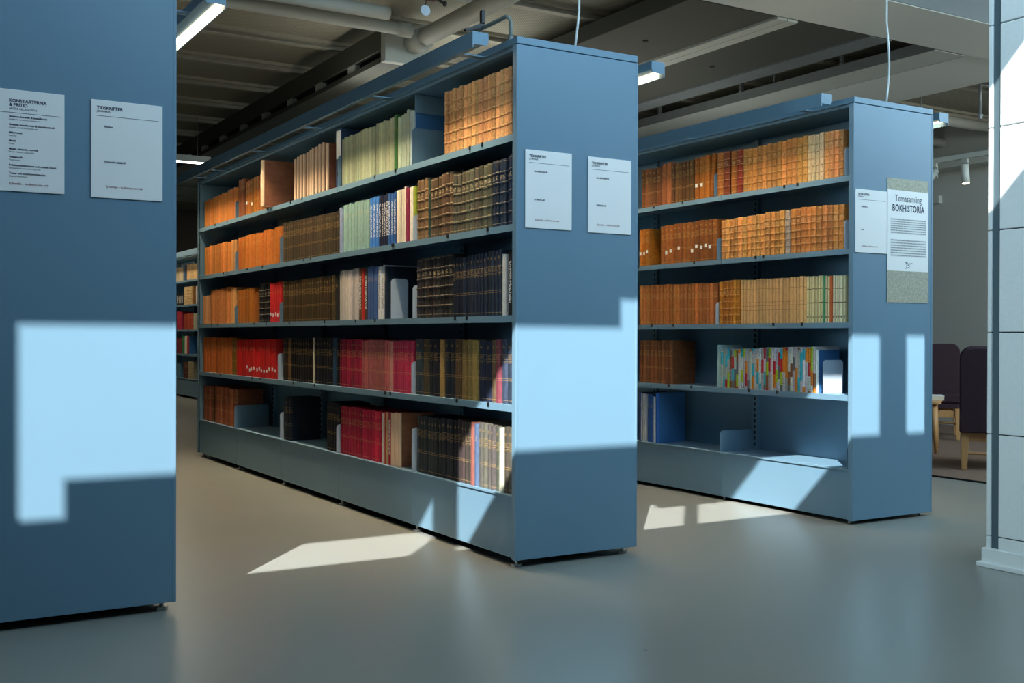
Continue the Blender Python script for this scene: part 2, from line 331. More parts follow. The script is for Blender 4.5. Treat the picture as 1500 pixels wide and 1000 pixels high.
# ------------------------------------------------------------------ bookcases
SZ = (1.685, 1.335, .98, .63)
H_SEAM, H_TOP = 2.0265, 2.0557
_bm = {}
def shared(key, fn):
    if key not in _bm: _bm[key] = fn()
    return _bm[key]
def mbmesh(name, mb, mat):
    me = mesh_from(name, mb.V, mb.F, mat); bm = bmesh.new(); bm.from_mesh(me); bmesh.ops.recalc_face_normals(bm, faces=bm.faces); bm.to_mesh(me); bm.free(); return me
SLOT = mbmesh('slot_column', (lambda m: [m.box(-.005, .005, -.001, .001, .3+.032*k, .318+.032*k) for k in range(52)] and m)(MB()), RECESS)
LEDW = emit('warm_led', (1.0, .80, .52), 9.0)
def bookcase(loc, Wd, nb, label, lit, books_side=True):
    R = root('bookcase', label, 'bookcase', loc, 'blue steel double-sided bookcases')
    L = .9*nb+.06
    for k, (a, b) in enumerate(((0, .03), (L-.03, L))):
        p = MB().box(.001, Wd-.001, a+(.0015 if k == 0 else 0), b-(.0015 if k else 0), .03, H_SEAM-.001).build('end_panel', BLUE, R, bevel=.002)
        for xa, xb in ((0, .011), (Wd-.011, Wd)):
            MB().box(xa, xb, a, b, .03, H_SEAM-.001).build('edge_trim', BLUE, p, bevel=.0012, seg=1)
    MB().box(.003, Wd-.003, .0, L, H_SEAM+.0015, H_TOP).build('canopy', BLUE, R, bevel=.002)
    MB().box(.02, Wd-.02, .03, L-.03, H_SEAM-.012, H_SEAM+.0015).build('canopy_underside', BLUE, R)
    c = Wd/2
    for b in range(nb):
        ya, yb = .03+.9*b, .03+.9*(b+1)
        MB().box(c-.006, c+.006, ya, yb, .27, H_SEAM-.012).build('back_panel', BLUE_IN, R)
        for sgn in (-1, 1):
            xf = .006 if sgn < 0 else Wd-.006
            x0, x1 = (xf, c-.006) if sgn < 0 else (c+.006, xf)
            lip = (lambda z: MB().box(x0, x1, ya+.002, yb-.002, z-.003, z).box(*((xf, xf+.003) if sgn < 0 else (xf-.003, xf)), ya+.002, yb-.002, z-.027, z-.003))
            for z in SZ:
                s = lip(z).build('shelf', BLUE, R)
                if sgn < 0 and books_side:
                    for q in range(2):
                        yy = ya+.15+random.random()*.6
                        MB().box(xf-.004, xf-.0002, yy, yy+.012, z-.014, z+.002).build('label_clip', BLACKP, s)
            MB().box(x0, x1, ya+.002, yb-.002, .268, .275).build('base_shelf', BLUE, R)
            kx = (.013, .018) if sgn < 0 else (Wd-.018, Wd-.013)
            MB().box(*kx, ya+.0012, yb-.0012, .032, .273).build('kick_panel', BLUE, R, bevel=.0015, seg=1)
    for b in range(nb+1):
        yc = .03+.9*b
        yc = min(max(yc, .05), L-.05)
        p = MB().box(c-.03, c+.03, yc-.02, yc+.02, .03, H_SEAM-.012).build('slotted_post', BLUE, R)
        inst('slot_row', SLOT, p, (c-.0305, yc, 0), (1, 1, 1), rot=(0, 0, math.pi/2))
        for x in (.035, Wd-.035):
            f = MB().tube([(x, yc, .0), (x, yc, .010)], .021, 14).tube([(x, yc, .010), (x, yc, .04)], .007, 10).build('levelling_foot', DARKFOOT, R)
    MB().box(.05, Wd-.05, .03, L-.03, .028, .034).build('bottom_plate', RECESS, R)
    # light bars carried in front of the canopy on brackets
    for sgn in (-1, 1):
        xc = -.134 if sgn < 0 else Wd+.140
        bar = MB().box(xc-.035, xc+.035, .045, L-.05, 2.024, 2.060).box(*((xc-.035, xc-.031) if sgn < 0 else (xc+.031, xc+.035)), .045, L-.05, 1.998, 2.024).box(xc-.031, xc+.031, .045, .049, 2.012, 2.024).build('light_bar', BLUE, R)
        for q in range(nb): MB().box(xc+sgn*.020-.009, xc+sgn*.020+.009, .07+q*(L-.15)/nb, .05+(q+1)*(L-.15)/nb, 2.0205, 2.0242).build('led_strip', LEDW, bar)
        for k in range(nb+1):
            yy = .27+(.9*k if k < nb else .9*k-.5)
            xa, xb = (xc, .01) if sgn < 0 else (Wd-.01, xc)
            MB().box(xa, xb, yy-.02, yy+.02, 2.026, 2.031).build('bar_bracket', BLUE, R)
        if lit and (sgn > 0 or books_side):
            cx = loc[0]+xc
            lamp('led_wash', 'AREA', (cx+sgn*.014, loc[1]+L/2, 2.010), (-sgn*.17, 0, -1), LED_OWN*nb/5*(1 if books_side else .55), (1.0, .77, .49), shape='RECTANGLE', size=.03, size_y=L-.16, along_y=True, spread=math.radians(72))
            lamp('led_spill', 'AREA', (cx+sgn*.014, loc[1]+L/2, 2.014), (sgn*.55, 0, -1), LED_CROSS*nb/5, (1.0, .70, .40), shape='RECTANGLE', size=.03, size_y=L-.16, along_y=True, spread=math.radians(115)) if sgn > 0 else None
            lamp('bar_ceiling_fill', 'AREA', (cx, loc[1]+L/2, 2.068), (0, 0, 1), 4.0*nb/5, (1.0, .78, .54), shape='RECTANGLE', size=.04, size_y=L-.3, along_y=True) if sgn > 0 else None  # added upward fill on top of the bar to warm the deck
    return R
LED_OWN, LED_CROSS = 19.0, 5.0
A = bookcase((-1.2875-.588, .012, 0), .588, 5, 'blue steel bookcase end carrying the arts sign, cut by the left edge', True, False)
B = bookcase((0, 0, 0), .588, 5, 'long blue steel bookcase in the middle full of bound journals', True)
Cc = bookcase((1.8908, .02, -.0117), .5756, 5, 'blue steel bookcase on the right with the book history poster', True)
D = bookcase((1.8908, 10.0, 0), .5756, 5, 'distant blue bookcase at the far end of the left aisle', False)
ORG = {'B': (0, 0, 0), 'C': (1.8908, 0, -.0117), 'D': (1.8908, 0, 0)}

# ------------------------------------------------------------------ books
def cover_mesh(name, style):
    rib = style == 'rib'
    th = .045
    out = [(1, 0), (.055, 0), (.022, .08), (0, .30), (0, .70), (.022, .92), (.055, 1), (1, 1)]
    inn = [(1, th), (.05, th), (.05, .12), (.05, .3), (.05, .7), (.05, .88), (.05, 1-th), (1, 1-th)]
    if style in ('thin', 'vtext', 'vtextw', 'print', 'pamph', 'bluecov', 'redcall'):
        out = [(1, 0), (.032, 0), (.010, .07), (0, .25), (0, .75), (.010, .93), (.032, 1), (1, 1)]
    zs = [(0, 0), (1, 0)]
    if rib:
        zs = [(0, 0)]
        for k in range(5):
            zc = .055+.1533*(k+1)-.02
            zs += [(zc-.016, 0), (zc-.008, -.015), (zc+.008, -.015), (zc+.016, 0)]
        zs += [(.985, 0), (1, .006)]
    V, F = [], []
    for z, dx in zs:
        for i, (x, y) in enumerate(out): V.append((x+(dx if 1 < i < 6 else dx*.5 if i in (1, 6) else 0), y, z))
        for x, y in inn: V.append((x, y, z))
    n = len(zs)
    for j in range(n-1):
        a, b = j*16, (j+1)*16
        for i in range(7):
            F.append((a+i, a+i+1, b+i+1, b+i)); F.append((a+8+i+1, a+8+i, b+8+i, b+8+i+1))
        F.append((a+8, a, b, b+8)); F.append((a+7, a+15, b+15, b+7))
    for i in range(7):
        F.append((i+1, i, 8+i, 8+i+1)); t = (n-1)*16; F.append((t+i, t+i+1, t+8+i+1, t+8+i))
    me = mesh_from(name, V, F, STY[style]); bm = bmesh.new(); bm.from_mesh(me); bmesh.ops.recalc_face_normals(bm, faces=bm.faces); bm.to_mesh(me); bm.free()
    return me
CM = {k: cover_mesh(k+'_cover', k) for k in STY}
PG = mbmesh('page_block', MB().box(.052, .965, .05, .95, .014, .985), PAGES)
LB = mbmesh('call_label', MB().box(-.004, .0, .22, .78, 0, 1), PAPER)
KIND = {'gilt': ('gilt_volume', 'book'), 'rib': ('leather_volume', 'book'), 'cloth': ('cloth_volume', 'book'), 'calls': ('labelled_volume', 'book'), 'redcall': ('labelled_volume', 'book'),
        'thin': ('thin_volume', 'book'), 'vtext': ('lettered_volume', 'book'), 'vtextw': ('lettered_volume', 'book'), 'pamph': ('pamphlet_binder', 'binder'), 'print': ('magazine', 'magazine'),
        'beige': ('paperbound_volume', 'book'), 'cream': ('paperbound_volume', 'book'), 'pulled': ('cloth_volume', 'book'), 'bluecov': ('cloth_volume', 'book'), 'lean': ('labelled_volume', 'book'), 'box': ('ring_binder', 'binder')}
ROWN = ('top shelf', 'second shelf', 'third shelf', 'fourth shelf', 'bottom shelf')
UNIT = {'B': 'middle bookcase', 'C': 'right bookcase', 'D': 'distant bookcase'}
USED = {}
def ordn(i): return '%d%s' % (i, 'th' if 10 <= i % 100 <= 20 else {1: 'st', 2: 'nd', 3: 'rd'}.get(i % 10, 'th'))
rb = random.Random(11)
def jitter(hexc, a):
    c = srgb(hexc); k = 1+rb.uniform(-a, a); return tuple(max(0, min(1, v*k*(1+rb.uniform(-a*.35, a*.35)))) for v in c)
SZ5 = SZ+(.275,)
def place(u, row, y, t, h, style, col, label, group, depth=None, front=None, tilt=0, lab_z=None):
    ox, oy, oz = ORG[u]
    kind, cat = KIND[style]
    r = root(kind, label, cat, (ox+(front if front is not None else .024+rb.uniform(0, .006)), y, oz+SZ5[row]+.0005+abs(t*math.sin(tilt))), group)
    if tilt: r.rotation_euler.x = tilt
    d = depth or min(.225, h*.72+rb.uniform(-.006, .006))
    if style == 'box':
        b = MB().box(.004, .225, 0, t, 0, h).build('binder_box', STY['cloth'], r, bevel=.003); b.color = (*col, 1)
        MB().box(.0025, .0045, t*.08, t*.92, h*.5, h*.97).build('spine_label', PAPER, r)
        MB().tube([(.0035, t/2, h*.24), (.002, t/2, h*.24)], t*.2, 14).build('finger_hole', RECESS, r)
        return r
    inst('cover', CM[style], r, (0, 0, 0), (d, t, h), col)
    inst('page_block', PG, r, (0, 0, 0), (d, t, h))
    if lab_z is not None:
        inst('call_label', LB, r, (0, 0, h*lab_z), (d*.7, t, .019))
    return r
RUNS = [
('B', 0, 4.582, 3.681, 11, 'cloth', 'c0783a', 0.215, 0.195, 'orange-brown cloth volume'),
('B', 0, 3.665, 3.515, 2, 'cloth', '9a5a3c', 0.253, 0.257, 'tall reddish-brown cloth volume'),
('B', 0, 3.5, 2.949, 9, 'calls', 'a8662a', 0.246, 0.221, 'ochre-brown labelled volume'),
('B', 0, 2.936, 2.885, 1, 'pulled', 'a4684c', 0.283, 0.28, 'brown book pulled forward over the shelf edge'),
('B', 0, 2.58, 2.098, 10, 'pamph', '8a5038', 0.279, 0.245, 'brown pamphlet binder with cream spine'),
('B', 0, 2.088, 2.027, 1, 'pamph', '85503c', 0.262, 0.257, 'thick brown pamphlet binder with cream spine'),
('B', 0, 1.918, 1.841, 1, 'box', '33507c', 0.318, 0.313, 'blue ring binder with white spine label'),
('B', 0, 1.832, 1.172, 24, 'thin', 'a3ad90', 0.257, 0.254, 'pale grey-green thin volume'),
('B', 0, 1.172, 1.141, 1, 'thin', '3f7a3e', 0.264, 0.262, 'green thin volume'),
('B', 0, 1.134, 1.007, 4, 'thin', 'a8b8a4', 0.264, 0.251, 'pale green-white thin volume'),
('B', 0, 0.999, 0.956, 1, 'bluecov', '9fb0b8', 0.256, 0.252, 'pale volume with blue cover facing the end panel'),
('B', 0, 0.655, 0.08, 17, 'rib', 'b8895c', 0.274, 0.278, 'tan leather volume with raised bands'),
('B', 1, 4.563, 3.853, 10, 'cloth', 'c47a3a', 0.208, 0.207, 'orange cloth volume'),
('B', 1, 3.837, 3.696, 3, 'cloth', 'd0935c', 0.211, 0.21, 'pale orange cloth volume'),
('B', 1, 3.65, 2.772, 12, 'cloth', 'c0702c', 0.22, 0.215, 'bright orange cloth volume'),
('B', 1, 2.76, 1.87, 24, 'gilt', '4c4030', 0.227, 0.238, 'dark brown volume with worn gilt lines'),
('B', 1, 1.86, 1.822, 1, 'thin', '94a0c4', 0.245, 0.244, 'lavender thin volume'),
('B', 1, 1.813, 1.464, 9, 'thin', '8fb4b0', 0.243, 0.253, 'pale blue-green thin volume'),
('B', 1, 1.455, 1.355, 3, 'vtext', '3b78c4', 0.252, 0.248, 'bright blue volume with lettered spine'),
('B', 1, 1.355, 1.242, 4, 'vtext', '1d2440', 0.252, 0.249, 'dark navy volume with lettered spine'),
('B', 1, 1.242, 1.157, 3, 'vtext', '2f5f9e', 0.249, 0.25, 'mid-blue volume with lettered spine'),
('B', 1, 1.149, 1.043, 4, 'thin', 'dcd2c2', 0.259, 0.256, 'cream thin volume'),
('B', 1, 1.043, 1.007, 1, 'thin', '962a4e', 0.256, 0.255, 'magenta thin volume'),
('B', 1, 1.007, 0.97, 1, 'thin', 'dedcd4', 0.258, 0.257, 'white thin volume'),
('B', 1, 0.97, 0.941, 1, 'thin', '9db53e', 0.257, 0.257, 'lime green thin volume'),
('B', 1, 0.927, 0.815, 3, 'rib', '705840', 0.277, 0.273, 'tan-brown gilt volume'),
('B', 1, 0.815, 0.788, 1, 'cloth', '1f3e38', 0.273, 0.273, 'dark green plain volume'),
('B', 1, 0.788, 0.579, 6, 'rib', '5c4c3a', 0.276, 0.265, 'brown gilt volume'),
('B', 1, 0.579, 0.241, 9, 'rib', '4c4c40', 0.268, 0.259, 'olive-grey gilt volume'),
('B', 1, 0.236, 0.127, 4, 'rib', '1c2a40', 0.269, 0.27, 'navy gilt volume'),
('B', 1, 0.111, 0.075, 2, 'rib', '22304a', 0.274, 0.271, 'last navy gilt volume'),
('B', 2, 4.6, 4.416, 4, 'cloth', 'cf9468', 0.208, 0.208, 'short pale tan volume'),
('B', 2, 4.398, 3.853, 10, 'cloth', 'c07a44', 0.252, 0.243, 'orange-brown cloth volume'),
('B', 2, 3.837, 3.696, 3, 'cloth', 'd8a060', 0.247, 0.246, 'pale yellow-orange volume'),
('B', 2, 3.665, 3.313, 7, 'cloth', 'a86420', 0.227, 0.223, 'dark orange volume'),
('B', 2, 3.299, 3.229, 2, 'cloth', 'a4602a', 0.196, 0.177, 'low dark orange volume'),
('B', 2, 3.215, 3.001, 4, 'rib', '20242a', 0.25, 0.246, 'thick black volume with gilt squares'),
('B', 2, 2.988, 2.785, 5, 'redcall', 'd8262c', 0.245, 0.241, 'bright red volume with white call labels'),
('B', 2, 2.748, 1.928, 19, 'gilt', '4a3c26', 0.244, 0.239, 'dark brown volume with faded gilt lines'),
('B', 2, 1.928, 1.88, 1, 'cloth', '2c2e2e', 0.239, 0.241, 'plain charcoal volume'),
('B', 2, 1.86, 1.602, 9, 'thin', 'cfc8c4', 0.262, 0.263, 'pale cream and lavender thin volume'),
('B', 2, 1.594, 1.558, 1, 'vtext', '6a4a34', 0.263, 0.261, 'brown patterned thin volume'),
('B', 2, 1.558, 1.532, 1, 'thin', 'c03028', 0.261, 0.259, 'narrow red volume'),
('B', 2, 1.524, 1.489, 1, 'vtext', '40302c', 0.259, 0.261, 'dark patterned thin volume'),
('B', 2, 1.489, 1.363, 5, 'thin', '44639c', 0.261, 0.261, 'mid-blue cloth volume'),
('B', 2, 1.363, 1.282, 4, 'vtextw', 'd4d8dc', 0.261, 0.256, 'white volume with dark lettered spine'),
('B', 2, 1.278, 1.258, 1, 'cloth', '1b2c40', 0.256, 0.255, 'navy volume with cover facing the empty gap'),
('B', 2, 0.927, 0.579, 9, 'rib', '2c2a2c', 0.275, 0.266, 'black volume with several gilt bands'),
('B', 2, 0.579, 0.159, 14, 'gilt', '1a2232', 0.266, 0.251, 'blue-black volume with two gilt bands'),
('B', 2, 0.154, 0.122, 2, 'thin', 'd8d8d8', 0.248, 0.246, 'white thin volume'),
('B', 2, 0.106, 0.075, 1, 'vtext', '1c1c22', 0.253, 0.254, 'black volume with small lettering by the end panel'),
('B', 3, 4.6, 3.822, 18, 'cloth', 'b8642e', 0.247, 0.25, 'reddish-orange volume'),
('B', 3, 3.806, 3.696, 3, 'gilt', '7a5a20', 0.25, 0.25, 'olive-brown volume'),
('B', 3, 3.681, 2.872, 16, 'redcall', 'c81e20', 0.246, 0.236, 'red cloth volume'),
('B', 3, 2.748, 2.663, 2, 'gilt', '26201c', 0.253, 0.253, 'black volume with gilt lines'),
('B', 3, 2.663, 2.615, 1, 'gilt', '6a5438', 0.253, 0.253, 'faded brown volume'),
('B', 3, 2.615, 2.255, 9, 'gilt', '1a181a', 0.249, 0.251, 'black gilt volume'),
('B', 3, 2.252, 2.231, 1, 'thin', 'd8d0b8', 0.251, 0.251, 'narrow cream volume between black ones'),
('B', 3, 2.229, 1.967, 6, 'gilt', '181a20', 0.251, 0.252, 'deep black gilt volume'),
('B', 3, 1.967, 1.909, 1, 'cloth', '2c4c6c', 0.252, 0.252, 'steel-blue volume'),
('B', 3, 1.909, 1.87, 1, 'gilt', '181a20', 0.252, 0.252, 'narrow black gilt volume'),
('B', 3, 1.86, 1.558, 9, 'gilt', '982440', 0.248, 0.246, 'dark crimson volume with gilt lines'),
('B', 3, 1.558, 1.219, 11, 'gilt', 'ac6060', 0.246, 0.244, 'faded rose-red volume with gilt lines'),
('B', 3, 1.219, 1.18, 1, 'thin', 'cc9088', 0.244, 0.245, 'pink thin volume'),
('B', 3, 1.18, 0.963, 9, 'gilt', '9c2c48', 0.245, 0.243, 'crimson volume with gilt titles'),
('B', 3, 0.941, 0.871, 1, 'gilt', '263038', 0.252, 0.252, 'charcoal volume with gilt bands'),
('B', 3, 0.871, 0.808, 1, 'gilt', '4c4438', 0.252, 0.253, 'grey-brown volume with gilt bands'),
('B', 3, 0.808, 0.708, 2, 'gilt', '1c2028', 0.253, 0.253, 'black volume with gilt bands'),
('B', 3, 0.704, 0.659, 1, 'gilt', '8a6a44', 0.253, 0.253, 'tan volume with gilt bands'),
('B', 3, 0.655, 0.554, 2, 'gilt', '1c222c', 0.253, 0.254, 'blue-black volume with gilt bands'),
('B', 3, 0.554, 0.492, 1, 'gilt', '4a3c2c', 0.254, 0.254, 'dark brown volume with gilt bands'),
('B', 3, 0.492, 0.355, 3, 'gilt', '6e5c38', 0.251, 0.252, 'olive-brown volume with gilt bands'),
('B', 3, 0.349, 0.241, 2, 'gilt', '1c2438', 0.252, 0.252, 'navy volume with gilt bands'),
('B', 3, 0.241, 0.203, 1, 'gilt', '5a4838', 0.252, 0.252, 'brown volume with gilt bands'),
('B', 3, 0.203, 0.165, 1, 'gilt', '5a2c34', 0.252, 0.253, 'maroon volume with gilt bands'),
('B', 3, 0.165, 0.075, 2, 'gilt', '303848', 0.253, 0.253, 'slate volume with gilt bands'),
('B', 4, 4.582, 4.326, 5, 'gilt', '8a5038', 0.251, 0.252, 'brownish-red volume'),
('B', 4, 4.273, 3.696, 11, 'gilt', '9a583e', 0.254, 0.264, 'reddish-brown volume'),
('B', 4, 2.748, 2.615, 3, 'gilt', '1c2430', 0.259, 0.257, 'blue-black volume'),
('B', 4, 2.037, 1.87, 5, 'gilt', '1e2026', 0.263, 0.265, 'charcoal volume with gilt line'),
('B', 4, 1.851, 1.323, 14, 'gilt', 'b42444', 0.248, 0.251, 'deep red volume with gilt titles'),
('B', 4, 1.314, 1.282, 1, 'thin', 'd8d0c8', 0.251, 0.25, 'white booklet'),
('B', 4, 1.282, 1.262, 1, 'thin', 'b04038', 0.25, 0.251, 'thin red booklet'),
('B', 4, 1.258, 1.235, 1, 'thin', 'c8a878', 0.251, 0.253, 'thin tan booklet'),
('B', 4, 1.235, 1.203, 1, 'vtext', 'a01e38', 0.253, 0.255, 'crimson booklet'),
('B', 4, 1.203, 1.103, 4, 'pamph', '9a6a50', 0.255, 0.255, 'brown pamphlet binder'),
('B', 4, 0.927, 0.675, 7, 'gilt', '23282c', 0.253, 0.26, 'charcoal volume with double gilt lines'),
('B', 4, 0.675, 0.529, 4, 'gilt', '1e2028', 0.26, 0.261, 'thick black volume with double gilt lines'),
('B', 4, 0.529, 0.408, 4, 'gilt', '363030', 0.258, 0.264, 'dark brown volume with gilt lines'),
('B', 4, 0.408, 0.384, 1, 'thin', 'a06058', 0.261, 0.262, 'thin rose volume'),
('B', 4, 0.384, 0.355, 1, 'cloth', '4a607c', 0.262, 0.264, 'slate-blue volume'),
('B', 4, 0.349, 0.176, 5, 'gilt', '4a4a46', 0.259, 0.266, 'grey volume with gilt lines'),
('B', 4, 0.176, 0.143, 1, 'thin', 'd8d4c4', 0.26, 0.263, 'cream volume'),
('B', 4, 0.143, 0.075, 2, 'gilt', '4a4a40', 0.263, 0.262, 'dark grey-green volume'),
('C', 0, 1.677, 1.487, 5, 'gilt', '7a4a28', 0.231, 0.23, 'dark brown half-leather volume'),
('C', 0, 1.481, 1.392, 2, 'cloth', 'a8663c', 0.246, 0.238, 'light brown tall volume'),
('C', 0, 1.392, 1.192, 6, 'gilt', '6e4a26', 0.238, 0.234, 'brown volume with faint title'),
('C', 0, 1.186, 1.059, 3, 'calls', 'b06420', 0.245, 0.238, 'orange-brown labelled volume'),
('C', 0, 1.053, 1.003, 1, 'lean', 'b0641e', 0.245, 0.242, 'orange-brown volume leaning to one side'),
('C', 0, 0.997, 0.947, 1, 'rib', 'a86a30', 0.245, 0.241, 'ochre leather volume beside the shelf divider'),
('C', 0, 0.942, 0.893, 1, 'rib', '7c3a22', 0.24, 0.237, 'red-brown leather volume'),
('C', 0, 0.887, 0.844, 1, 'rib', 'a8652c', 0.236, 0.234, 'amber leather volume'),
('C', 0, 0.841, 0.796, 1, 'rib', '7a2e1e', 0.237, 0.234, 'dark red leather volume'),
('C', 0, 0.791, 0.325, 13, 'rib', 'b07a40', 0.237, 0.23, 'tan leather volume with raised bands'),
('C', 0, 0.325, 0.221, 4, 'rib', 'c8b488', 0.237, 0.231, 'tan leather volume painted spotlit pale'),  # pool of spotlight put into the paler colour of these spines
('C', 0, 0.217, 0.087, 4, 'rib', 'b07844', 0.233, 0.232, 'brown leather volume with raised bands'),
('C', 1, 1.69, 1.597, 3, 'calls', 'b0661e', 0.225, 0.222, 'orange labelled volume'),
('C', 1, 1.487, 0.992, 13, 'calls', '965828', 0.229, 0.224, 'brown labelled volume'),
('C', 1, 0.964, 0.484, 14, 'rib', 'bc8448', 0.229, 0.212, 'light tan leather volume with raised bands'),
('C', 1, 0.479, 0.446, 1, 'rib', 'a89c88', 0.222, 0.219, 'grey leather volume'),
('C', 1, 0.441, 0.087, 10, 'rib', 'b0733a', 0.219, 0.23, 'tan-brown leather volume with raised bands'),
('C', 2, 1.69, 0.992, 22, 'gilt', 'b06c38', 0.228, 0.239, 'orange-brown volume with faint title'),
('C', 2, 0.975, 0.812, 6, 'rib', 'b07028', 0.238, 0.235, 'amber leather volume with raised bands'),
('C', 2, 0.807, 0.325, 20, 'beige', 'd2a872', 0.234, 0.234, 'beige paper-bound volume with fine lines'),
('C', 2, 0.325, 0.217, 6, 'cream', 'd8d0a0', 0.234, 0.229, 'cream volume with black bands'),
('C', 2, 0.217, 0.204, 1, 'thin', '2f8a62', 0.229, 0.228, 'narrow green volume between cream ones'),
('C', 2, 0.204, 0.173, 2, 'cream', 'd8d2a8', 0.228, 0.23, 'cream black-banded volume beside green'),
('C', 2, 0.173, 0.156, 1, 'thin', 'b05a2c', 0.23, 0.229, 'narrow rust-orange volume between cream ones'),
('C', 2, 0.156, 0.074, 5, 'cream', 'dcdcc0', 0.229, 0.228, 'whitish volume with black bands'),
('C', 3, 1.69, 1.38, 9, 'gilt', '8a5434', 0.254, 0.255, 'brown volume in the half-empty bay'),
('C', 3, 0.992, 0.958, 2, 'thin', 'a8d0d4', 0.23, 0.23, 'pale turquoise magazine'),
('C', 3, 0.958, 0.262, 40, 'print', 'c0c8cc', 0.226, 0.21, 'colourful magazine spine'),
('C', 4, 1.692, 1.674, 1, 'cloth', '28508c', 0.29, 0.29, 'dark blue journal'),
('C', 4, 1.672, 1.662, 1, 'thin', 'd8dce0', 0.29, 0.29, 'first white journal'),
('C', 4, 1.652, 1.641, 1, 'thin', 'd8dce0', 0.29, 0.29, 'second white journal'),
('C', 4, 1.630, 1.619, 1, 'thin', 'd8dce0', 0.29, 0.29, 'third white journal'),
('C', 4, 1.612, 1.560, 2, 'cloth', '2c5a9a', 0.29, 0.29, 'plain blue journal'),
('C', 4, 1.552, 1.536, 1, 'thin', 'd0d4d8', 0.27, 0.27, 'lower white journal'),
('C', 4, 1.532, 1.506, 1, 'bluecov', '2f6fc8', 0.297, 0.297, 'tall blue journal with cover facing the empty shelf'),
('C', 3, 0.260, 0.244, 1, 'bluecov', 'c8d4dc', 0.212, 0.212, 'last magazine with sky-blue cover'),
]
SEEN = {}
for (u, row, ya, yb, n, st, colx, h0, h1, lab) in RUNS:
    if u == 'B': ya, yb = [3.63+(q-3.63)*.9 if q > 3.63 else q for q in (ya, yb)]
    k = (u, row, lab); assert k not in SEEN, k; SEEN[k] = 1
    pitch = (ya-yb)/n
    grp = '%s run on the %s of the %s' % (lab, ROWN[row], UNIT[u])
    for i in range(n):                      # i = 0 nearest the end panel
        frac = 1-(i+.5)/n
        if u == 'C': yo = .02
        else: yo = 0
        h = h0+(h1-h0)*(1-frac)
        h += rb.uniform(-.006, .006) if st in ('cloth', 'thin', 'print', 'calls') else rb.uniform(-.003, .003)
        var = {'gilt': .26, 'rib': .24, 'cloth': .17, 'calls': .20, 'redcall': .08, 'thin': .12, 'print': .35, 'beige': .06, 'cream': .06, 'pamph': .06}.get(st, .05)
        t = pitch*(.95 if pitch > .025 else .92); dp = None; fr = None; tl = 0; lz = None
        if st == 'pamph' and pitch > .035: t = min(.026, pitch*.55)
        if st == 'pulled': fr = -.055; dp = .21
        if st == 'lean': tl = .09; t = .03
        if st == 'calls' and rb.random() < .6: lz = rb.choice((.25, .3, .34))
        if st == 'redcall' and i < 12: lz = .12+rb.uniform(0, .1)
        if st == 'print': fr = .024+rb.uniform(0, .003)
        label = '%s, %s, %s' % (lab, ROWN[row], UNIT[u]) if n == 1 else '%s %s from the near end, %s, %s' % (ordn(i+1), lab, ROWN[row], UNIT[u])
        place(u, row, yb+i*pitch+pitch*.0125+yo+(.025 if st == 'lean' else 0), t, h, st, tuple(min(.9, v*(1.3 if st == 'rib' else 1.5 if st == 'gilt' and u == 'B' and yb < 1 and row > 1 else 1)) for v in jitter(colx, var)), label, grp if n > 1 else None, dp, fr, tl, lz)  # sun wash and sheen put into the colour of near-bay gilt volumes

